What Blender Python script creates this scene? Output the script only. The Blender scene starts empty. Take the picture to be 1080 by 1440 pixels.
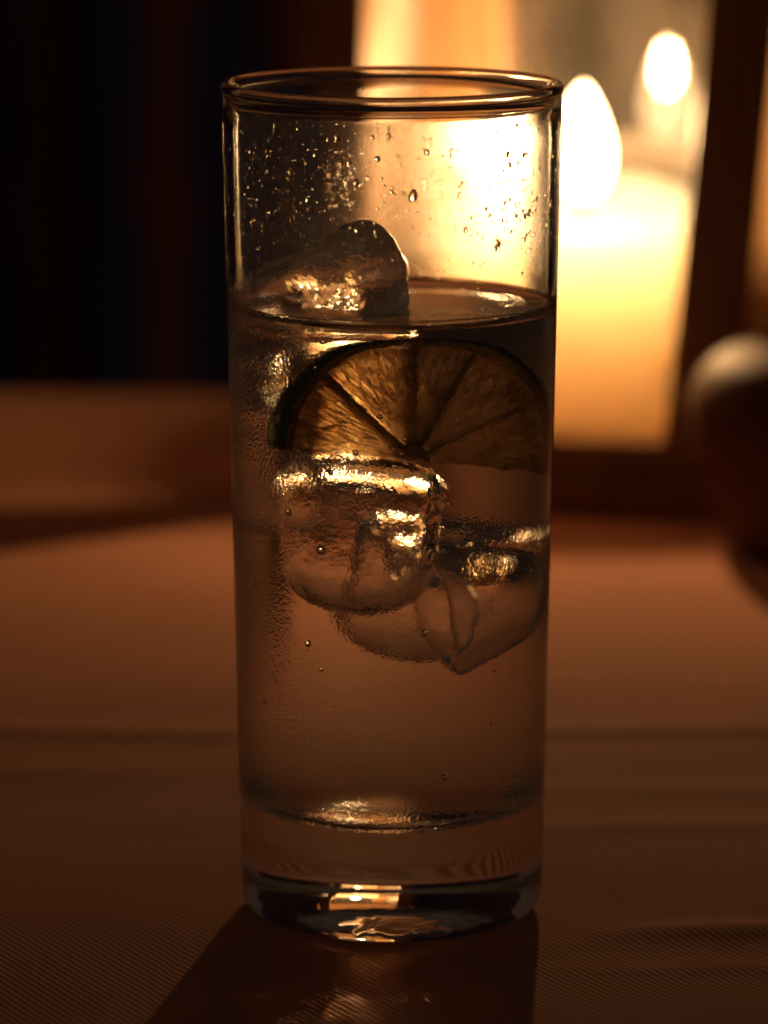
import bpy, bmesh, math, random
from mathutils import Vector, Matrix, noise
from mathutils.bvhtree import BVHTree

R = math.radians
PI = math.pi
random.seed(7)
scene = bpy.context.scene
C = scene.collection

# ------------------------------------------------------------------ camera
cam_data = bpy.data.cameras.new('camera')
cam = bpy.data.objects.new('camera', cam_data)
C.objects.link(cam)
cam.location = (-0.00143, -0.7388, 0.2205)
cam.rotation_euler = (R(90 - 11.28), 0, 0)
cam_data.sensor_fit = 'VERTICAL'
cam_data.sensor_height = 36.0
cam_data.sensor_width = 27.0
cam_data.lens = 5916 / 1440 * 36.0
cam_data.clip_start = 0.01
cam_data.clip_end = 50
cam_data.dof.use_dof = True
cam_data.dof.focus_distance = 0.728
cam_data.dof.aperture_fstop = 11.5
cam_data.dof.aperture_blades = 0
scene.camera = cam

# ------------------------------------------------------------------ world: a dim, warm room at night
world = bpy.data.worlds.new('World')
scene.world = world
world.use_nodes = True
bg = world.node_tree.nodes['Background']
bg.inputs['Color'].default_value = (1.0, 0.62, 0.42, 1)
bg.inputs['Strength'].default_value = 0.021

# ------------------------------------------------------------------ render settings
scene.view_settings.view_transform = 'Standard'
scene.view_settings.look = 'None'
scene.view_settings.exposure = 0
scene.view_settings.gamma = 1
scene.render.engine = 'CYCLES'
cy = scene.cycles
cy.max_bounces = 18
cy.transmission_bounces = 18
cy.glossy_bounces = 10
cy.diffuse_bounces = 4
cy.transparent_max_bounces = 24
cy.caustics_reflective = True
cy.caustics_refractive = True
cy.blur_glossy = 0.0
cy.sample_clamp_indirect = 60.0
cy.use_denoising = True
cy.use_adaptive_sampling = True
cy.adaptive_threshold = 0.012
cy.adaptive_min_samples = 24
cy.use_guiding = True
cy.use_surface_guiding = True
cy.use_volume_guiding = False
try:
    cy.denoiser = 'OPENIMAGEDENOISE'
    cy.denoising_prefilter = 'ACCURATE'
    cy.denoising_input_passes = 'RGB_ALBEDO_NORMAL'
except Exception:
    pass

FLAME_POWER = 0.90
FLAME_COLOR = (1.0, 0.57, 0.235)

# ------------------------------------------------------------------ helpers
def obj(name, mesh, mats, parent=None, smooth=True):
    o = bpy.data.objects.new(name, mesh)
    C.objects.link(o)
    for m in (mats if isinstance(mats, (list, tuple)) else [mats]):
        if m.name not in [x.name for x in mesh.materials]:
            mesh.materials.append(m)
    if smooth:
        for p in mesh.polygons:
            p.use_smooth = True
    if parent:
        o.parent = parent
    return o

def tag(o, label=None, cat=None, group=None, kind=None):
    if label: o['label'] = label
    if cat: o['category'] = cat
    if group: o['group'] = group
    if kind: o['kind'] = kind
    return o

def empty(name, loc=(0, 0, 0), rz=0):
    o = bpy.data.objects.new(name, None)
    o.empty_display_size = 0.01
    C.objects.link(o)
    o.location = loc
    o.rotation_euler = (0, 0, rz)
    return o

def from_py(name, verts, faces):
    me = bpy.data.meshes.new(name)
    me.from_pydata(verts, [], faces)
    me.update()
    return me

def lathe(name, prof, seg=128, mats=None, flip=False, deform=None):
    """prof: list of (r, z). r == 0 makes a pole. Going up with the profile on the
    outside gives outward normals. mats: material index of each profile span."""
    verts, faces, mi, rows = [], [], [], []
    for (r, z) in prof:
        if r <= 1e-9:
            rows.append([len(verts)]); verts.append((0, 0, z))
        else:
            row = []
            for i in range(seg):
                a = 2 * PI * i / seg
                row.append(len(verts)); verts.append((r * math.cos(a), r * math.sin(a), z))
            rows.append(row)
    for k in range(len(prof) - 1):
        a, b = rows[k], rows[k + 1]
        for i in range(seg):
            j = (i + 1) % seg
            if len(a) == 1 and len(b) == 1: continue
            if len(a) == 1: f = (a[0], b[j], b[i])
            elif len(b) == 1: f = (a[i], a[j], b[0])
            else: f = (a[i], a[j], b[j], b[i])
            faces.append(f[::-1] if flip else f); mi.append(mats[k] if mats else 0)
    if deform:
        verts = [deform(Vector(v)) for v in verts]
    me = from_py(name, verts, faces)
    if mats:
        for p, m in zip(me.polygons, mi): p.material_index = m
    return me

def box(name, x0, x1, y0, y1, z0, z1, bevel=0.0, lean=None):
    bm = bmesh.new()
    vs = [bm.verts.new((x, y, z)) for z in (z0, z1) for y in (y0, y1) for x in (x0, x1)]
    for f in ((0, 2, 3, 1), (4, 5, 7, 6), (0, 1, 5, 4), (2, 6, 7, 3), (0, 4, 6, 2), (1, 3, 7, 5)):
        bm.faces.new([vs[i] for i in f])
    if lean:
        for v in bm.verts: v.co.x += lean(v.co.z)
    if bevel:
        bmesh.ops.bevel(bm, geom=bm.edges[:], offset=bevel, segments=2, profile=0.5, affect='EDGES')
    me = bpy.data.meshes.new(name); bm.to_mesh(me); bm.free()
    return me

class M:
    """small node-material helper"""
    def __init__(s, name):
        s.m = bpy.data.materials.new(name); s.m.use_nodes = True
        s.t = s.m.node_tree; s.t.nodes.clear()
        s.out = s.t.nodes.new('ShaderNodeOutputMaterial')
    def n(s, typ, **kw):
        nd = s.t.nodes.new('ShaderNode' + typ)
        for k, v in kw.items():
            if k in nd.inputs.keys(): pass
            setattr(nd, k, v)
        return nd
    def l(s, a, b): s.t.links.new(a, b)
    def surf(s, sock): s.l(sock, s.out.inputs['Surface'])
    def math(s, op, a, b=None, c=None, clamp=False):
        nd = s.n('Math', operation=op); nd.use_clamp = clamp
        for i, v in enumerate((a, b, c)):
            if v is None: continue
            if isinstance(v, (int, float)): nd.inputs[i].default_value = v
            else: s.l(v, nd.inputs[i])
        return nd.outputs[0]
    def noise(s, scale, detail=2, rough=0.5, vec=None, dist=0.0):
        nd = s.n('TexNoise'); nd.inputs['Scale'].default_value = scale
        nd.inputs['Detail'].default_value = detail; nd.inputs['Roughness'].default_value = rough
        nd.inputs['Distortion'].default_value = dist
        if vec is not None: s.l(vec, nd.inputs['Vector'])
        return nd.outputs['Fac']
    def ramp(s, fac, stops):
        nd = s.n('ValToRGB'); e = nd.color_ramp.elements
        while len(e) < len(stops): e.new(0.5)
        for el, (p, c) in zip(e, stops):
            el.position = p; el.color = c if len(c) == 4 else (*c, 1)
        s.l(fac, nd.inputs['Fac']); return nd.outputs['Color']
    def maprange(s, v, a, b, c, d, smooth=False):
        nd = s.n('MapRange')
        if smooth: nd.interpolation_type = 'SMOOTHSTEP'
        s.l(v, nd.inputs['Value'])
        for k, x in zip(('From Min', 'From Max', 'To Min', 'To Max'), (a, b, c, d)):
            nd.inputs[k].default_value = x
        return nd.outputs['Result']
    def pos(s):
        g = s.n('NewGeometry'); return g.outputs['Position']
    def objco(s):
        g = s.n('TexCoord'); return g.outputs['Object']
    def xyz(s, v):
        nd = s.n('SeparateXYZ'); s.l(v, nd.inputs[0]); return nd.outputs
    def bump(s, h, strength, dist):
        nd = s.n('Bump'); nd.inputs['Strength'].default_value = strength
        nd.inputs['Distance'].default_value = dist; s.l(h, nd.inputs['Height'])
        return nd.outputs['Normal']
    def mix(s, fac, a, b):
        nd = s.n('MixShader')
        if isinstance(fac, (int, float)): nd.inputs[0].default_value = fac
        else: s.l(fac, nd.inputs[0])
        s.l(a, nd.inputs[1]); s.l(b, nd.inputs[2]); return nd.outputs[0]

def rgba(c): return (c[0], c[1], c[2], 1)

# ------------------------------------------------------------------ materials
FILL = 0.1100          # height of the drink's surface above the table

def glass_mat():
    m = M('glass')
    p = m.pos(); px, py, z = m.xyz(p)
    # chilled part of the wall: patches of fine condensation; above the drink a film of fog, mostly on the far wall
    cold = m.maprange(z, 0.014, 0.021, 0.0, 1.0, True)
    dry = m.maprange(z, 0.139, 0.146, 1.0, 0.15, True)
    wet = m.maprange(z, FILL - 0.002, FILL + 0.008, 1.0, 0.0, True)
    far = m.maprange(py, -0.004, 0.006, 0.0, 1.0, True)
    patch = m.noise(70, 2, 0.6, p)
    left = m.maprange(px, -0.022, -0.013, 0.35, 0.0, True)       # frostiest along the left side and low down
    low = m.maprange(z, 0.026, 0.036, 0.50, 0.0, True)
    pat = m.maprange(m.math('ADD', m.math('ADD', patch, left), low), 0.42, 0.80, 0.24, 1.0, True)
    vor = m.n('TexVoronoi'); vor.inputs['Scale'].default_value = 1500; m.l(p, vor.inputs['Vector'])
    fine = m.noise(2000, 1, 0.6, p)
    h = m.math('ADD', m.math('MULTIPLY', vor.outputs['Distance'], -0.6), fine)
    h = m.math('MULTIPLY', h, m.math('MULTIPLY', m.math('MULTIPLY', wet, cold), pat))
    wave = m.math('MULTIPLY', m.noise(170, 1, 0.5, p, 1.0), m.maprange(z, 0.0005, 0.005, 2.6, 0.0, True))
    h = m.math('ADD', h, wave)
    g = m.n('BsdfGlass')
    g.inputs['IOR'].default_value = 1.5
    g.inputs['Color'].default_value = (0.985, 0.985, 0.98, 1)
    m.l(m.bump(h, 0.7, 0.00010), g.inputs['Normal'])
    film = m.math('MULTIPLY', m.math('MULTIPLY', cold, dry), m.maprange(patch, 0.35, 0.65, 0.6, 1.0))
    upper = m.math('MULTIPLY', m.math('SUBTRACT', 1.0, wet), m.math('MULTIPLY', m.maprange(far, 0, 1, 0.025, 0.21), m.maprange(px, -0.020, 0.010, 0.35, 1.0)))
    lower = m.math('MULTIPLY', wet, m.maprange(pat, 0, 1, 0.0, 0.09))
    rough = m.math('MULTIPLY', film, m.math('ADD', upper, lower))
    m.l(m.math('ADD', rough, m.maprange(cold, 0, 1, 0.03, 0.0)), g.inputs['Roughness'])
    tr = m.n('BsdfTranslucent'); tr.inputs['Color'].default_value = (0.9, 0.9, 0.88, 1)
    veil = m.math('ADD', m.math('MULTIPLY', m.math('SUBTRACT', 1.0, wet), m.maprange(far, 0, 1, 0.016, 0.050)), m.math('MULTIPLY', wet, 0.026))
    m.surf(m.mix(m.math('MULTIPLY', film, veil), g.outputs[0], tr.outputs[0]))
    return m.m

def liquid_side_mat():
    m = M('drink_against_glass')
    g = m.n('BsdfGlass'); g.inputs['IOR'].default_value = 1.333 / 1.5; g.inputs['Roughness'].default_value = 0.0
    g.inputs['Color'].default_value = (0.99, 0.985, 0.97, 1)
    m.surf(g.outputs[0]); return m.m

def liquid_top_mat():
    m = M('drink_surface')
    g = m.n('BsdfGlass'); g.inputs['IOR'].default_value = 1.333; g.inputs['Roughness'].default_value = 0.0
    m.surf(g.outputs[0]); return m.m

def ice_mat():
    m = M('ice')
    p = m.pos(); z = m.xyz(p)[2]
    out = m.maprange(z, FILL - 0.0004, FILL + 0.0004, 0.0, 1.0)
    g = m.n('BsdfGlass'); m.l(m.maprange(out, 0, 1, 0.925, 1.31), g.inputs['IOR'])
    n1 = m.noise(200, 2, 0.6, p); n2 = m.noise(900, 1, 0.5, p)
    h = m.math('ADD', n1, m.math('MULTIPLY', n2, m.maprange(out, 0, 1, 0.10, 0.30)))
    m.l(m.bump(h, 0.55, 0.0011), g.inputs['Normal'])
    g.inputs['Roughness'].default_value = 0.015
    # thin cloudy veils frozen into the ice
    tr = m.n('BsdfTranslucent'); tr.inputs['Color'].default_value = (0.9, 0.9, 0.9, 1)
    cl = m.maprange(m.noise(150, 2, 0.6, p), 0.45, 0.75, 0.01, 0.12)
    cl = m.math('ADD', cl, m.math('MULTIPLY', out, 0.10))
    m.surf(m.mix(cl, g.outputs[0], tr.outputs[0])); return m.m

def bubble_mat():
    m = M('air_bubble')
    g = m.n('BsdfGlass'); g.inputs['IOR'].default_value = 1 / 1.333; g.inputs['Roughness'].default_value = 0
    m.surf(g.outputs[0]); return m.m

def droplet_mat():
    m = M('water_droplet')
    g = m.n('BsdfGlass'); g.inputs['IOR'].default_value = 1.333; g.inputs['Roughness'].default_value = 0
    m.surf(g.outputs[0]); return m.m

def flesh_mat():
    m = M('lime_flesh')
    p = m.objco()
    s = m.xyz(p)
    # radial stretch of the juice sacs
    ang = m.math('ARCTAN2', s[2], s[0])
    rad = m.math('SQRT', m.math('ADD', m.math('MULTIPLY', s[0], s[0]), m.math('MULTIPLY', s[2], s[2])))
    cb = m.n('CombineXYZ'); m.l(m.math('MULTIPLY', ang, 15.0), cb.inputs[0]); m.l(m.math('MULTIPLY', rad, 230), cb.inputs[1])
    m.l(m.math('MULTIPLY', s[1], 300), cb.inputs[2])
    v = m.n('TexVoronoi'); v.feature = 'DISTANCE_TO_EDGE'; v.inputs['Scale'].default_value = 1.0; m.l(cb.outputs[0], v.inputs['Vector'])
    nz = m.noise(280, 3, 0.6, p)
    f = m.math('ADD', m.maprange(v.outputs['Distance'], 0.0, 0.22, 0.45, 0.0, True), m.math('MULTIPLY', m.maprange(nz, 0.3, 0.7, 0.0, 1.0), 0.5))
    col = m.ramp(f, [(0.1, (0.90, 0.80, 0.61)), (0.45, (0.72, 0.60, 0.42)), (0.85, (0.46, 0.36, 0.23))])
    g = m.n('BsdfGlass'); g.inputs['IOR'].default_value = 1.06; g.inputs['Roughness'].default_value = 0.36
    m.l(col, g.inputs['Color'])
    nb = m.bump(f, 0.8, 0.0009); m.l(nb, g.inputs['Normal'])
    tr = m.n('BsdfTranslucent'); m.l(col, tr.inputs['Color'])
    m.surf(m.mix(0.30, g.outputs[0], tr.outputs[0])); return m.m

def pith_mat():
    m = M('lime_pith')
    tr = m.n('BsdfTranslucent'); tr.inputs['Color'].default_value = (0.85, 0.75, 0.46, 1)
    df = m.n('BsdfDiffuse'); df.inputs['Color'].default_value = (0.45, 0.42, 0.24, 1)
    m.surf(m.mix(0.2, tr.outputs[0], df.outputs[0])); return m.m

def membrane_mat():
    m = M('lime_membrane')
    tr = m.n('BsdfTranslucent'); tr.inputs['Color'].default_value = (0.70, 0.58, 0.32, 1)
    df = m.n('BsdfDiffuse'); df.inputs['Color'].default_value = (0.34, 0.28, 0.16, 1)
    m.surf(m.mix(0.3, tr.outputs[0], df.outputs[0])); return m.m

def peel_mat():
    m = M('lime_peel')
    b = m.n('BsdfPrincipled'); p = m.objco()
    n = m.noise(900, 2, 0.5, p)
    m.l(m.ramp(n, [(0.3, (0.035, 0.075, 0.012)), (0.7, (0.07, 0.12, 0.02))]), b.inputs['Base Color'])
    b.inputs['Roughness'].default_value = 0.4
    m.l(m.bump(n, 0.5, 0.0004), b.inputs['Normal'])
    m.surf(b.outputs[0]); return m.m

def cloth_mat():
    m = M('twill_cloth')
    p = m.pos()
    mp = m.n('Mapping'); mp.inputs['Rotation'].default_value = (0, 0, R(-30)); m.l(p, mp.inputs['Vector'])
    warp = m.noise(45, 2, 0.5, p)
    sx = m.xyz(mp.outputs[0])
    ph = m.math('ADD', m.math('MULTIPLY', sx[0], 2 * PI / 0.0013), m.math('MULTIPLY', warp, 1.2))
    rib = m.math('ADD', m.math('MULTIPLY', m.math('SINE', ph), 0.5), 0.5)
    yarn = m.math('ADD', m.math('MULTIPLY', m.math('SINE', m.math('ADD', m.math('MULTIPLY', sx[1], 2 * PI / 0.0008), m.math('MULTIPLY', ph, 0.5))), 0.5), 0.5)
    fuzz = m.noise(2600, 1, 0.7, p)
    h = m.math('ADD', m.math('MULTIPLY', rib, m.math('ADD', m.math('MULTIPLY', yarn, 0.6), 0.4)), m.math('MULTIPLY', fuzz, 0.8))
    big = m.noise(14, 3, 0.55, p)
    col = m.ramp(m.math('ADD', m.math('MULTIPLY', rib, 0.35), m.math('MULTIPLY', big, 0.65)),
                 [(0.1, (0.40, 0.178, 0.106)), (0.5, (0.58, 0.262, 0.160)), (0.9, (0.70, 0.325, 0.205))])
    b = m.n('BsdfPrincipled'); m.l(col, b.inputs['Base Color'])
    b.inputs['Roughness'].default_value = 0.9
    b.inputs['Specular IOR Level'].default_value = 0.08
    m.l(m.bump(h, 0.95, 0.00018), b.inputs['Normal'])
    m.surf(b.outputs[0]); return m.m

def wood_mat(name, c0, c1, rough=0.45):
    m = M(name)
    p = m.objco()
    mp = m.n('Mapping'); mp.inputs['Scale'].default_value = (60, 60, 7); m.l(p, mp.inputs['Vector'])
    n = m.noise(3.0, 5, 0.6, mp.outputs[0], 0.8)
    b = m.n('BsdfPrincipled')
    m.l(m.ramp(n, [(0.3, c0), (0.7, c1)]), b.inputs['Base Color'])
    b.inputs['Roughness'].default_value = rough
    m.l(m.bump(n, 0.3, 0.0006), b.inputs['Normal'])
    m.surf(b.outputs[0]); return m.m

def pane_mat(name, dirt_dim):
    m = M(name)
    g = m.n('NewGeometry')
    dt = m.n('VectorMath', operation='DOT_PRODUCT'); m.l(g.outputs['Normal'], dt.inputs[0]); m.l(g.outputs['Incoming'], dt.inputs[1])
    c = m.math('SUBTRACT', 1.0, m.math('ABSOLUTE', dt.outputs['Value']), clamp=True)
    fr = m.math('ADD', m.math('MULTIPLY', m.math('POWER', c, 5.0), 0.96), 0.04)
    tp = m.n('BsdfTransparent'); tp.inputs['Color'].default_value = (0.96, 0.96, 0.94, 1)
    gl = m.n('BsdfGlossy'); gl.inputs['Roughness'].default_value = 0.02
    s = m.mix(fr, tp.outputs[0], gl.outputs[0])
    if dirt_dim > 0:  # diffuse film: dust on the back pane, added dimming on the left one
        p = m.objco()
        n = m.math('MULTIPLY', m.noise(38, 4, 0.6, p), m.maprange(m.noise(11, 2, 0.5, p), 0.3, 0.7, 0.6, 1.5))
        df = m.n('BsdfDiffuse'); df.inputs['Color'].default_value = (0.62, 0.56, 0.48, 1)
        s = m.mix(m.maprange(n, 0.2, 0.8, 0.25 * dirt_dim, 1.6 * dirt_dim), s, df.outputs[0])
    m.surf(s); return m.m

def wax_mat():
    m = M('candle_wax')
    b = m.n('BsdfPrincipled')
    b.inputs['Base Color'].default_value = (0.74, 0.44, 0.31, 1)
    b.inputs['Subsurface Weight'].default_value = 1.0
    b.inputs['Subsurface Radius'].default_value = (1.0, 0.66, 0.50)
    b.inputs['Subsurface Scale'].default_value = 0.40
    b.inputs['Roughness'].default_value = 0.45
    m.surf(b.outputs[0]); return m.m

def flame_mat():
    m = M('candle_flame')
    e = m.n('Emission'); e.inputs['Color'].default_value = (1.0, 0.62, 0.28, 1)
    e.inputs['Strength'].default_value = 14
    t = m.n('BsdfTransparent')
    a = m.n('AddShader'); m.l(e.outputs[0], a.inputs[0]); m.l(t.outputs[0], a.inputs[1])
    m.surf(a.outputs[0]); return m.m

def core_mat():
    m = M('flame_core')
    e = m.n('Emission'); e.inputs['Color'].default_value = rgba(FLAME_COLOR)
    e.inputs['Strength'].default_value = FLAME_POWER / (PI * 1.95e-4)
    m.surf(e.outputs[0]); return m.m

def plain(name, col, rough=0.5, spec=0.5):
    m = M(name); b = m.n('BsdfPrincipled'); p = m.objco()
    n = m.noise(120, 3, 0.5, p)
    m.l(m.ramp(n, [(0.3, tuple(x * 0.85 for x in col)), (0.7, tuple(min(1, x * 1.15) for x in col))]), b.inputs['Base Color'])
    b.inputs['Roughness'].default_value = rough; b.inputs['Specular IOR Level'].default_value = spec
    m.surf(b.outputs[0]); return m.m

def curtain_mat():
    m = M('dark_curtain')
    p = m.objco(); x = m.xyz(p)[0]
    w = m.math('ADD', m.math('MULTIPLY', m.math('SINE', m.math('MULTIPLY', x, 2 * PI / 0.062)), 0.35),
               m.noise(9, 2, 0.5, p))
    col = m.ramp(w, [(0.2, (0.09, 0.11, 0.34)), (0.5, (0.08, 0.07, 0.17)), (0.85, (0.26, 0.085, 0.06))])
    b = m.n('BsdfPrincipled'); m.l(col, b.inputs['Base Color']); b.inputs['Roughness'].default_value = 0.95
    b.inputs['Specular IOR Level'].default_value = 0.05
    m.surf(b.outputs[0]); return m.m

MAT = dict(glass=glass_mat(), side=liquid_side_mat(), top=liquid_top_mat(), ice=ice_mat(), bubble=bubble_mat(),
           drop=droplet_mat(), flesh=flesh_mat(), pith=pith_mat(), peel=peel_mat(), membrane=membrane_mat(), cloth=cloth_mat(),
           wood=wood_mat('lantern_wood', (0.24, 0.125, 0.055), (0.40, 0.235, 0.105)),
           pane=pane_mat('lantern_pane', 0.0), dusty=pane_mat('dusty_pane', 0.075), dimmed=pane_mat('dimmed_pane', 0.30), wax=wax_mat(), flame=flame_mat(),  # left pane's heavy film is added to weaken the candlelight going left
           wick=plain('wick', (0.02, 0.015, 0.012), 0.9), pot=plain('dark_glaze', (0.13, 0.060, 0.034), 0.6, 0.12),
           curtain=curtain_mat())

# ------------------------------------------------------------------ tablecloth (the surface everything stands on)
def sstep(a, b, x):
    t = max(0.0, min(1.0, (x - a) / (b - a))); return t * t * (3 - 2 * t)

def cloth_z(x, y):
    z = 0.0
    flat = sstep(0.030, 0.048, math.hypot(x, y))                 # pressed flat under the glass
    n = noise.noise(Vector((x * 7, y * 15, 3.1))) * 0.0009 + noise.noise(Vector((x * 18, y * 42, 8.7))) * 0.00030
    z += n
    # long soft folds running across the table
    def fold(y0, slope, w, amp, x0, x1, soft):
        yy = y - (y0 + slope * x + 0.0018 * math.sin(x * 31 + y0 * 90))
        return amp * math.exp(-(yy / w) ** 2) * sstep(x0 - soft, x0 + soft, x) * (1 - sstep(x1 - soft, x1 + soft, x))
    z += fold(0.127, -0.012, 0.0065, 0.0011, -0.30, 0.30, 0.05)
    z += fold(-0.016, -0.03, 0.0050, 0.0011, 0.040, 0.30, 0.02)
    z += fold(0.078, 0.02, 0.006, 0.0005, 0.028, 0.10, 0.02)
    z += fold(0.052, 0.01, 0.006, 0.0005, 0.0, 0.20, 0.03)
    z += fold(0.098, 0.03, 0.008, 0.0005, -0.30, -0.04, 0.03)
    z += fold(-0.040, 0.05, 0.004, 0.0005, 0.03, 0.30, 0.03)
    # thin pressed crease running towards the viewer on the left
    xx = x - (-0.0345 + 0.10 * (y - 0.0) + 0.0)
    z -= 0.00035 * math.exp(-(xx / 0.0008) ** 2) * (1 - sstep(0.005, 0.03, y)) * sstep(-0.09, -0.06, y)
    return z * flat

def build_cloth():
    xs, ys = [], []
    x = -0.62
    while x < 0.62:
        xs.append(x); x += 0.0020 if abs(x) < 0.13 else 0.008
    xs.append(0.62)
    y = -0.22
    while y < 0.556:
        ys.append(y); y += 0.0016 if y < 0.16 else 0.005
    ys.append(0.556)
    prof = [(yy, None) for yy in ys]
    verts, faces = [], []
    nx = len(xs)
    for yy in ys:
        for xx in xs: verts.append((xx, yy, cloth_z(xx, yy)))
    # the cloth rolls over the far edge and hangs down
    rows = len(ys)
    for k in range(1, 9):
        a = k / 8 * PI / 2
        for xx in xs: verts.append((xx, 0.556 + 0.006 * math.sin(a), cloth_z(xx, 0.556) - 0.006 * (1 - math.cos(a))))
        rows += 1
    for k in range(1, 7):
        for xx in xs:
            verts.append((xx, 0.562 + 0.012 * (k / 6) * math.sin(xx * 24), -0.006 - 0.045 * k)); 
        rows += 1
    for r in range(rows - 1):
        for i in range(nx - 1):
            a = r * nx + i
            faces.append((a, a + 1, a + nx + 1, a + nx))
    me = from_py('tablecloth', verts, faces)
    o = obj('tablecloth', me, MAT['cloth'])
    tag(o, 'pale twill tablecloth with soft cross folds covering the whole table', 'tablecloth')
    return o
cloth = build_cloth()

# ------------------------------------------------------------------ dark curtain behind the table
def build_curtain():
    verts, faces = [], []
    nx, nz = 420, 8
    for k in range(nz + 1):
        for i in range(nx + 1):
            x = -1.3 + 2.9 * i / nx
            a = noise.noise(Vector((x * 3, 0.3, 0)))
            y = 1.35 + 0.028 * math.sin(x * 2 * PI / 0.105 + 3 * a) + 0.012 * math.sin(x * 2 * PI / 0.043 + a)
            verts.append((x, y, -0.75 + 2.0 * k / nz))
    for k in range(nz):
        for i in range(nx):
            a = k * (nx + 1) + i
            faces.append((a, a + 1, a + nx + 2, a + nx + 1))
    o = obj('curtain', from_py('curtain', verts, faces), MAT['curtain'])
    so = o.modifiers.new('thick', 'SOLIDIFY'); so.thickness = 0.003
    tag(o, 'near black curtain hanging in the dark behind the table', 'curtain')
build_curtain()

# ------------------------------------------------------------------ lantern
LAN = empty('lantern', (0.0534, 0.416, 0), R(-12.6))
tag(LAN, 'brown wooden lantern with glass panes standing behind the drink', 'lantern')
def lean_r(z): return 0.082 * (z - 0.111)
def lean_l(z): return 0.012 * (z - 0.111)
F0, F1, B0, B1 = -0.0537, -0.0357, 0.066, 0.084
ZB, ZT = 0.0105, 0.232
obj('base', box('base', -0.072, 0.054, F0 - 0.002, B1 + 0.002, 0.0005, 0.0105, 0.001), MAT['wood'], LAN, False)
for (x0, x1, y0, y1, ln) in ((-0.0677, -0.0497, F0, F1, lean_l), (0.039, 0.0565, F0, F1, lean_r),
                             (-0.0677, -0.0350, B0, B1, lean_l), (0.037, 0.0565, B0, B1, lean_r)):
    obj('post', box('post', x0, x1, y0, y1, ZB + 0.0002, ZT, 0.0012, ln), MAT['wood'], LAN, False)
xr = lean_r(0.015)
obj('rail', box('rail', -0.0510, 0.039 + xr, F0 + 0.001, F1 - 0.002, ZB + 0.0002, 0.0204, 0.001), MAT['wood'], LAN, False)
obj('rail', box('rail', -0.0360, 0.037 + xr, B0 + 0.002, B1 - 0.002, ZB + 0.0002, 0.0204, 0.001), MAT['wood'], LAN, False)
obj('rail', box('rail', -0.0665, -0.0515, F1, B0, ZB + 0.0002, 0.0204, 0.001), MAT['wood'], LAN, False)
obj('rail', box('rail', 0.0405 + xr, 0.0550 + xr, F1, B0, ZB + 0.0002, 0.0204, 0.001), MAT['wood'], LAN, False)
obj('pane', box('pane', -0.0360, 0.0385, 0.0745, 0.0765, 0.0200, ZT), MAT['dusty'], LAN, False)
obj('pane', box('pane', -0.0600, -0.0580, F1, B0, 0.0200, ZT, 0, lean_l), MAT['dimmed'], LAN, False)
obj('pane', box('pane', 0.0470, 0.0490, F1, B0, 0.0200, ZT, 0, lean_r), MAT['pane'], LAN, False)
obj('roof', box('roof', -0.078, 0.076, F0 - 0.008, B1 + 0.008, ZT + 0.0002, ZT + 0.012, 0.002), MAT['wood'], LAN, False)

# ------------------------------------------------------------------ candle inside the lantern
CAN = empty('candle', (0.0534, 0.416, 0.0106))
tag(CAN, 'thick cream pillar candle burning inside the wooden lantern', 'candle')
cr, ct = 0.0345, 0.0735
wax = lathe('wax', [(0, 0), (cr - 0.002, 0), (cr, 0.002), (cr, 0.02), (cr, 0.045), (cr, 0.06), (cr - 0.0003, ct - 0.007), (cr - 0.0016, ct - 0.0035), (cr - 0.0030, ct - 0.0008), (cr - 0.0048, ct),
                    (cr - 0.0070, ct - 0.0010), (cr - 0.0100, ct - 0.0040), (0.018, ct - 0.0062), (0.010, ct - 0.0068), (0.0, ct - 0.0068)], 96,
            deform=lambda v: (v.x, v.y, v.z - 0.0120 * (cr - v.y) / (2 * cr) * sstep(0.030, ct - 0.006, v.z)))   # front rim shaped low to let flame light reach the cloth
obj('wax', wax, MAT['wax'], CAN)
wv = lathe('wick', [(0, 0), (0.0009, 0), (0.0009, 0.007), (0.0006, 0.0095), (0, 0.010)], 10,
           deform=lambda v: (v.x + 8 * v.z * v.z, v.y, v.z + ct - 0.0130))
obj('wick', wv, MAT['wick'], CAN)
fz0, fz1 = ct - 0.0060, ct + 0.0255
fp = []
for k in range(25):
    t = k / 24
    r = 0.0074 * (math.sin(PI * min(1, t ** 0.70)) ** 0.75) if 0 < t < 1 else 0
    fp.append((r, fz0 + (fz1 - fz0) * t))
fl = lathe('flame', fp, 32)
flame = obj('flame', fl, MAT['flame'], CAN)
# the luminous core of the flame: the only lamp in the picture
cp = [(0, -1), (0.45, -0.88), (0.8, -0.62), (0.98, -0.28), (1.0, 0.0), (0.92, 0.32), (0.72, 0.62), (0.4, 0.86), (0, 1)]
core = obj('flame_core', lathe('flame_core', [(0.0028 * r, ct + 0.0165 + 0.0070 * z) for r, z in cp], 16), core_mat(), flame)

# ------------------------------------------------------------------ dark pot at the right edge
pp = [(0, 0.0003), (0.020, 0.0003), (0.0245, 0.0012), (0.029, 0.0045), (0.0322, 0.010), (0.0345, 0.018), (0.0366, 0.026), (0.0378, 0.033),
      (0.0374, 0.040), (0.0350, 0.0460), (0.0300, 0.0505), (0.0240, 0.0530), (0.0205, 0.0540), (0.0190, 0.0545), (0.0178, 0.0538),
      (0.0175, 0.0520), (0.0300, 0.0450), (0.0335, 0.033), (0.029, 0.012), (0.018, 0.0045), (0, 0.0045)]
pot = obj('pot', lathe('pot', pp, 96), MAT['pot'])
pot.modifiers.new('sub', 'SUBSURF').render_levels = 2
pot.location = (0.1135, 0.318, 0.0002)
tag(pot, 'dark rounded ceramic pot cut off by the right picture edge', 'pot')

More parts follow.
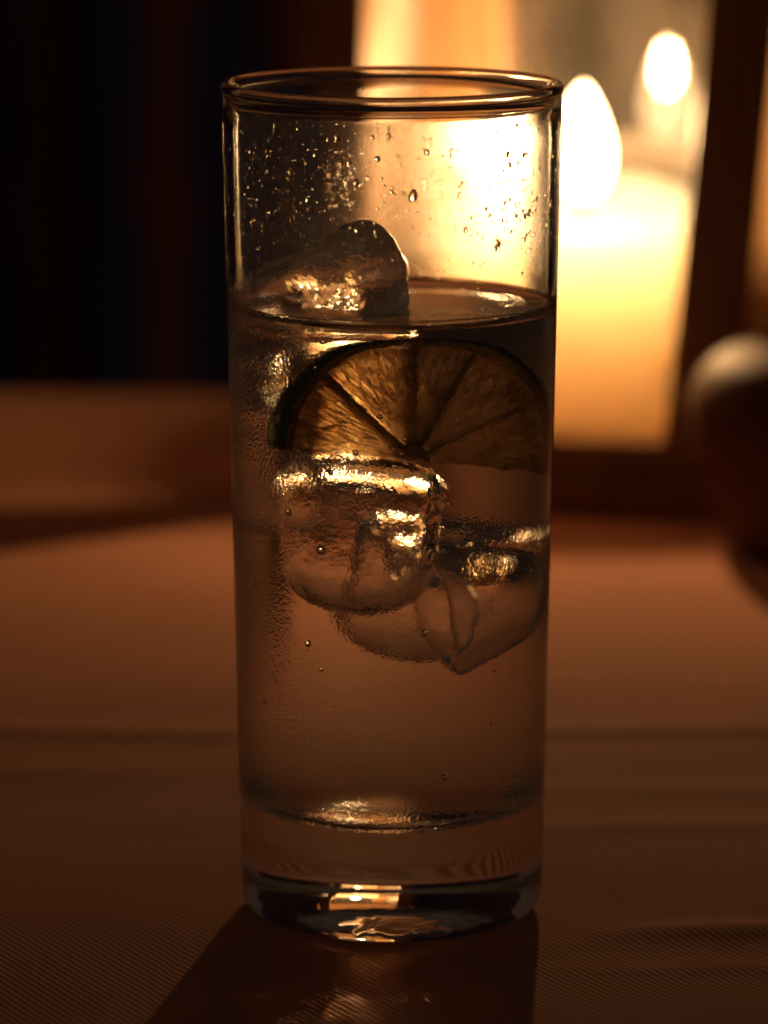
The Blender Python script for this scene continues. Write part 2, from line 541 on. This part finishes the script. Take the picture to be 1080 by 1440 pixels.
# ------------------------------------------------------------------ drinking glass
H = 0.150
def r_out(z): return 0.02745 + (0.0300 - 0.02745) * (z - 0.008) / (H - 0.008)
WALL = 0.0017
def r_in(z): return r_out(z) - WALL
SEG = 160
outer = [(0, 0.0036), (0.006, 0.0034), (0.012, 0.0026), (0.0165, 0.0016), (0.0200, 0.0010), (0.0232, 0.0004), (0.0248, 0.0002), (0.0260, 0.0006), (0.0267, 0.0014), (0.02715, 0.0026), (0.0274, 0.0045), (r_out(0.007), 0.007), (r_out(0.009), 0.009)]
zz = 0.013
while zz < 0.1440: outer.append((r_out(zz), zz)); zz += 0.005
outer.append((r_out(0.1450), 0.1450))
# fire-polished bead at the rim
rc = r_out(0.1485) - 0.00085
for k in range(0, 17):
    a = R(-55) + k / 16 * R(290)
    outer.append((rc + 0.00108 * math.cos(a), 0.14880 + 0.00108 * math.sin(a)))
outer.append((r_in(0.1455), 0.1455))
zz = 0.141
MEN = 0.0016
men_top = FILL + MEN
while zz > men_top + 0.002: outer.append((r_in(zz), zz)); zz -= 0.005
outer.append((r_in(men_top), men_top))
GLASS = empty('drinking_glass', (0, 0, 0.0004))
tag(GLASS, 'tall clear highball glass beaded with droplets, holding an iced drink', 'glass')
gb = obj('glass_body', lathe('glass_body', outer, SEG), MAT['glass'], GLASS)
gb.location.z = 0

# ------------------------------------------------------------------ ice
ICE_LABEL = 'pieces of ice in the drink'
def thimble(name, r0, r1, ln, hole_r, hole_d, seed, lump=0.0009, sides=8, solid=False, facet=0.022):
    """hollow bar ice: rounded at one end, a well in the other. axis +z, centred."""
    q = r0 * 0.75
    prof = [(0, 0), (r0 * 0.30, q * 0.04), (r0 * 0.58, q * 0.18), (r0 * 0.80, q * 0.40), (r0 * 0.94, q * 0.70), (r0, q)]
    n = 9
    for k in range(1, n):
        t = k / n
        prof.append((r0 + (r1 - r0) * t, q + (ln - q - 0.0020) * t))
    prof += [(r1 * 0.985, ln - 0.0012), (r1 * 0.90, ln - 0.0002), (r1 * 0.82, ln), (max(hole_r * 1.12, r1 * 0.66), ln - 0.0004), (hole_r, ln - 0.0022)]
    for k in range(1, 6):
        t = k / 6
        prof.append((hole_r * (1 - 0.35 * t * t), ln - 0.0022 - (hole_d - 0.004) * t))
    prof += [(hole_r * 0.45, ln - hole_d + 0.0006), (0, ln - hole_d)]
    if solid:
        k = next(i for i, p in enumerate(prof) if p[1] >= ln - 0.00121)
        prof = prof[:k] + [(r1 * 0.97, ln - 0.0022), (r1 * 0.86, ln - 0.0002), (r1 * 0.62, ln + 0.0014), (r1 * 0.32, ln + 0.0022), (0, ln + 0.0024)]
    def df(v):
        a = math.atan2(v.y, v.x); r = math.hypot(v.x, v.y)
        k = 1 + facet * math.cos(sides * a + seed)
        o = Vector((seed * 3.7, seed * 1.9, seed * 5.1))
        d = noise.noise(v * 120 + o) * lump + noise.noise(v * 320 + o) * lump * 0.35
        s = (r * k + d) / r if r > 1e-6 else 1
        return (v.x * s, v.y * s, v.z - ln / 2 + noise.noise(v * 140 - o) * lump * 0.8)
    return lathe(name, prof, 72, deform=df)

def place(o, loc, axis, roll=0):
    q = Vector(axis).normalized().to_track_quat('Z', 'Y')
    o.rotation_mode = 'QUATERNION'
    from mathutils import Quaternion
    o.rotation_quaternion = q @ Quaternion((0, 0, 1), roll)
    o.location = loc

ices = []
def ice(label, loc, axis, roll=0, **kw):
    o = obj('ice_cube', thimble('ice_cube', **kw), MAT['ice'])
    place(o, loc, axis, roll)
    tag(o, label, 'ice', ICE_LABEL); ices.append(o); return o

top_ice = ice('craggy wedge of ice rising out of the drink, its glowing blunt end near the middle', (-0.0130, 0.0030, 0.1138), (0.90, -0.40, 0.22), 0.3,
              r0=0.0056, r1=0.0092, ln=0.0270, hole_r=0.0030, hole_d=0.0032, seed=1.3, lump=0.0016, sides=5, solid=True, facet=0.085)
well_ice = ice('large rounded ice piece with a flat air pocket at its top, under the lime', (-0.0052, -0.0075, 0.0702), (0.06, 0.06, 1.0), 0.4,
    r0=0.0110, r1=0.0122, ln=0.0262, hole_r=0.0066, hole_d=0.010, seed=2.1, lump=0.0007, solid=True)
ice('hollow ice piece lying on its side, its long oval mouth low right of centre', (0.0145, -0.0030, 0.0590), (-0.93, -0.33, -0.16), 0.1,
    r0=0.0088, r1=0.0118, ln=0.0185, hole_r=0.0080, hole_d=0.007, seed=3.6, lump=0.0007)
ice('frosty ice piece pressed against the left wall of the glass', (-0.0165, 0.0085, 0.0860), (-0.04, 0.1, 0.98), 0.7,
    r0=0.0068, r1=0.0074, ln=0.0330, hole_r=0.0035, hole_d=0.012, seed=4.4, lump=0.0014)
ice('lowest ice piece, only its rounded bottom edge showing behind the others', (0.0035, 0.0145, 0.0575), (0.15, -0.1, 1.0), 0.2,
    r0=0.0088, r1=0.0096, ln=0.0250, hole_r=0.0050, hole_d=0.012, seed=5.2)
# flat pocket of air caught in the well of the large piece
def pocket_mesh():
    bm = bmesh.new(); bmesh.ops.create_uvsphere(bm, u_segments=48, v_segments=20, radius=1.0)
    for v in bm.verts:
        d = 1 + 0.10 * noise.noise(v.co * 2.3)
        v.co = Vector((v.co.x * 0.0062 * d, v.co.y * 0.0058 * d, v.co.z * 0.0017 * d))
    me = bpy.data.meshes.new('air_pocket'); bm.to_mesh(me); bm.free(); return me
pk = obj('air_pocket', pocket_mesh(), MAT['bubble'], well_ice)
pk.location = (0.0005, -0.001, 0.0098)

# ------------------------------------------------------------------ the drink (liquid + air bubbles)
def build_drink():
    prof, mi = [(0, 0.0188), (0.008, 0.0188), (0.015, 0.0190), (0.020, 0.0197), (0.0232, 0.0212), (0.0248, 0.0232), (r_in(0.0262), 0.0262), ], []
    z = 0.031
    while z < men_top - 0.003: prof.append((r_in(z), z)); z += 0.005
    prof.append((r_in(men_top), men_top))
    ns = len(prof) - 1
    rt = r_in(men_top); rr = rt
    steps = [0.00012, 0.0003, 0.0006, 0.0010, 0.0015, 0.0021, 0.0028]
    for s in steps: prof.append((rt - s, FILL + MEN * math.exp(-s / 0.0009)))
    r = rt - 0.0033
    while r > 0.0006: prof.append((r, FILL)); r -= 0.00045
    prof.append((0, FILL))
    mi = [0] * ns + [1] * (len(prof) - 1 - ns)
    me = lathe('drink', prof, SEG, mi)
    bm = bmesh.new(); bm.from_mesh(me)
    # the floating ice displaces the surface: no liquid skin inside it
    bpy.context.view_layer.update()
    trees = []
    for ti in (top_ice,):
        bi = bmesh.new(); bi.from_mesh(ti.data); bmesh.ops.triangulate(bi, faces=bi.faces[:])
        trees.append((ti.matrix_world.inverted(), BVHTree.FromBMesh(bi))); bi.free()
    def inside(p):
        for inv, tree in trees:
            n = 0; d = Vector((0.13, 0.07, 1)).normalized(); o = inv @ p
            for _ in range(40):
                h = tree.ray_cast(o, d)
                if h[0] is None: break
                n += 1; o = h[0] + d * 1e-6
            if n % 2: return True
        return False
    kill = [f for f in bm.faces if f.material_index == 1 and inside(f.calc_center_median())]
    bmesh.ops.delete(bm, geom=kill, context='FACES')
    bm.to_mesh(me); bm.free()
    o = obj('drink', me, [MAT['side'], MAT['top']])
    o.location = (0, 0, 0.0004)
    tag(o, 'clear fizzy drink filling three quarters of the highball glass', 'drink')
    return o
drink = build_drink()

def sphere_mesh(name, r, sq=1.0):
    bm = bmesh.new(); bmesh.ops.create_uvsphere(bm, u_segments=24, v_segments=14, radius=r)
    for v in bm.verts: v.co.z *= sq
    me = bpy.data.meshes.new(name); bm.to_mesh(me); bm.free(); return me
for (x, y, z, r) in ((-0.0118, -0.0212, 0.0705, 0.00085), (-0.0140, -0.0200, 0.0535, 0.00062), (-0.0118, -0.0215, 0.0492, 0.00040),
                     (0.0053, -0.0220, 0.0560, 0.00060), (0.0088, -0.0225, 0.0300, 0.00055), (0.0118, -0.0200, 0.0712, 0.0016),
                     (-0.0080, -0.0215, 0.0862, 0.0006), (-0.0100, -0.0210, 0.0842, 0.0005), (-0.0170, -0.0175, 0.0765, 0.0006),
                     (-0.0200, -0.0150, 0.0470, 0.0003), (-0.0195, -0.0160, 0.0455, 0.00025), (0.0020, -0.0235, 0.0905, 0.0005),
                     (0.0105, -0.0215, 0.0935, 0.0006), (-0.0020, -0.0235, 0.0945, 0.0005), (0.0065, -0.0230, 0.0990, 0.00045),
                     (-0.0060, -0.0225, 0.0880, 0.0005), (0.0000, -0.0232, 0.0890, 0.00055), (0.0014, -0.0236, 0.0882, 0.0005), (0.0120, -0.0205, 0.0985, 0.0005),
                     (-0.0105, -0.0205, 0.0850, 0.0006), (-0.0150, -0.0185, 0.0845, 0.0004), (0.0150, -0.0180, 0.0900, 0.0003), (0.0040, -0.0235, 0.0955, 0.0003),
                     (-0.0210, -0.0120, 0.0410, 0.0003), (0.0170, -0.0175, 0.0480, 0.0003), (-0.0060, -0.0225, 0.0620, 0.0003), (0.0160, -0.0150, 0.0380, 0.00025)):
    b = obj('bubble', sphere_mesh('bubble', r, 0.75 if r > 0.0012 else 1.0), MAT['bubble'], drink)
    b.location = (x, y, z)

# ------------------------------------------------------------------ lime half slice
LIME = empty('lime_slice', (0.0030, -0.0070, 0.0856))
LIME.rotation_euler = (R(-6), R(9), R(15))
tag(LIME, 'half wheel of lime floating cut side down under the surface', 'lime')
RL, TH = 0.0226, 0.0060
def arc_solid(name, r0, r1, a0, a1, th, n=24, nr=4, bulge=0.0, seed=0.0):
    """a sector of a ring in the xz plane, thickness along y"""
    verts, faces = [], []
    for s in (-1, 1):
        for i in range(n + 1):
            a = a0 + (a1 - a0) * i / n
            for j in range(nr + 1):
                r = r0 + (r1 - r0) * j / nr
                u, v = i / n, j / nr
                b = bulge * (math.sin(PI * u) * math.sin(PI * v)) ** 0.5 if bulge else 0
                w = noise.noise(Vector((r * math.cos(a) * 260, s * 3 + seed, r * math.sin(a) * 260))) * 0.00022
                zc = r * math.sin(a)
                if a < 0.2 or a > PI - 0.2 or r < 0.003:       # slightly ragged cut
                    zc += 0.0010 * math.exp(-(zc / 0.0025) ** 2) * noise.noise(Vector((r * math.cos(a) * 330, s * 0.7, 2.0)))
                verts.append((r * math.cos(a), s * (th / 2 + b + w), zc))
    m = (n + 1) * (nr + 1)
    def id_(s, i, j): return s * m + i * (nr + 1) + j
    for i in range(n):
        for j in range(nr):
            faces.append((id_(0, i, j), id_(0, i, j + 1), id_(0, i + 1, j + 1), id_(0, i + 1, j)))
            faces.append((id_(1, i, j), id_(1, i + 1, j), id_(1, i + 1, j + 1), id_(1, i, j + 1)))
        faces.append((id_(0, i, nr), id_(1, i, nr), id_(1, i + 1, nr), id_(0, i + 1, nr)))
        faces.append((id_(0, i, 0), id_(0, i + 1, 0), id_(1, i + 1, 0), id_(1, i, 0)))
    for j in range(nr):
        faces.append((id_(0, 0, j), id_(1, 0, j), id_(1, 0, j + 1), id_(0, 0, j + 1)))
        faces.append((id_(0, n, j), id_(0, n, j + 1), id_(1, n, j + 1), id_(1, n, j)))
    me = from_py(name, verts, faces)
    bm = bmesh.new(); bm.from_mesh(me); bmesh.ops.recalc_face_normals(bm, faces=bm.faces[:]); bm.to_mesh(me); bm.free()
    return me
obj('peel', arc_solid('peel', RL - 0.0008, RL, R(-4), R(184), TH, 64, 2), MAT['peel'], LIME)
obj('pith', arc_solid('pith', RL - 0.0022, RL - 0.00082, R(-4), R(184), TH - 0.0004, 64, 2), MAT['pith'], LIME)
edges = [-4, 34, 72, 97, 141, 184]
for k in range(len(edges) - 1):
    a0, a1 = edges[k] + 0.8, edges[k + 1] - 0.8
    obj('segment', arc_solid('segment', 0.0024, RL - 0.0025, R(a0), R(a1), TH - 0.0006, 20, 10, 0.0005, k * 3.3), MAT['flesh'], LIME)
    if k:
        obj('membrane', arc_solid('membrane', 0.0020, RL - 0.0024, R(edges[k] - 0.45), R(edges[k] + 0.45), TH - 0.0002, 2, 10), MAT['membrane'], LIME)
obj('core', arc_solid('core', 0.0002, 0.0019, R(-4), R(184), TH - 0.0002, 20, 2), MAT['pith'], LIME)

# ------------------------------------------------------------------ droplets on the upper glass wall
def build_drops():
    rnd = random.Random(11)
    verts, faces = [], []
    def drop(th, z, r, inner, stretch=1.0):
        rad = (r_in(z) if inner else r_out(z))
        nrm = Vector((math.sin(th), -math.cos(th), 0))      # th = 0 faces the camera
        c = nrm * rad; c.z = z
        if inner: nrm = -nrm
        tx = Vector((math.cos(th), math.sin(th), 0)); tz = Vector((0, 0, 1))
        hgt = r * rnd.uniform(0.45, 0.7)
        base = len(verts); ns, nk = 10, 3
        wob = [1 + rnd.uniform(-0.16, 0.16) for _ in range(ns)]
        sag = rnd.uniform(0, 0.35)
        for k in range(nk):
            ph = k / nk * PI / 2
            for i in range(ns):
                a = 2 * PI * i / ns
                rr = r * math.cos(ph) * (1 + (wob[i] - 1) * (1 - k / nk))
                up = rr * math.sin(a) * stretch
                verts.append(c + tx * (rr * math.cos(a)) + tz * (up - sag * r * (k / nk)) + nrm * (hgt * math.sin(ph) - 0.00002))
        verts.append(c + nrm * hgt - tz * sag * r)
        tip = len(verts) - 1
        for k in range(nk - 1):
            for i in range(ns):
                j = (i + 1) % ns
                f = (base + k * ns + i, base + k * ns + j, base + (k + 1) * ns + j, base + (k + 1) * ns + i)
                faces.append(f if not inner else f[::-1])
        for i in range(ns):
            j = (i + 1) % ns
            f = (base + (nk - 1) * ns + i, base + (nk - 1) * ns + j, tip)
            faces.append(f if not inner else f[::-1])
    def size(): return min(0.00058, 0.00015 + rnd.expovariate(1 / 0.00012))
    Rm = 0.0285
    def region(n, x0, x1, z0, z1, back=0.0, inner=0.6, s=1.0):
        for _ in range(n):
            x = rnd.uniform(x0, x1); z = rnd.uniform(z0, z1)
            th = math.asin(max(-0.999, min(0.999, x / Rm)))
            if rnd.random() < back: th = PI - th
            r = size() * s
            drop(th, z, r, rnd.random() < inner, rnd.uniform(0.9, 1.35))
    region(170, 0.017, 0.0284, 0.122, 0.1445, 0.3)           # dense band at the right
    region(70, 0.012, 0.026, 0.124, 0.131, 0.2, 0.6, 0.8)
    region(170, -0.011, 0.012, 0.126, 0.1440, 0.5)            # centre
    region(60, -0.0125, -0.0070, 0.1245, 0.1325, 1.0, 1.0, 1.1)   # cluster on the far wall
    region(80, -0.022, -0.010, 0.124, 0.143, 0.4, 0.6, 0.8)
    region(90, -0.0283, -0.022, 0.116, 0.144, 0.4, 0.5, 0.8)  # left edge
    region(1000, -0.028, 0.028, 0.113, 0.1455, 0.5, 0.6, 0.45) # fine mist of beads
    region(130, -0.026, 0.026, 0.030, 0.112, 0.0, 0.0, 0.5)   # a few on the cold wall outside
    # two running drops
    for (x, z, r, st) in ((-0.0172, 0.1365, 0.00055, 1.5), (-0.0171, 0.1285, 0.0005, 1.9), (0.0035, 0.1330, 0.00075, 1.6), (0.0058, 0.1405, 0.0005, 1.2)):
        drop(math.asin(x / Rm), z, r, True, st)
    o = obj('condensation', from_py('condensation', verts, faces), MAT['drop'], GLASS)
    tag(o, kind='stuff')
build_drops()
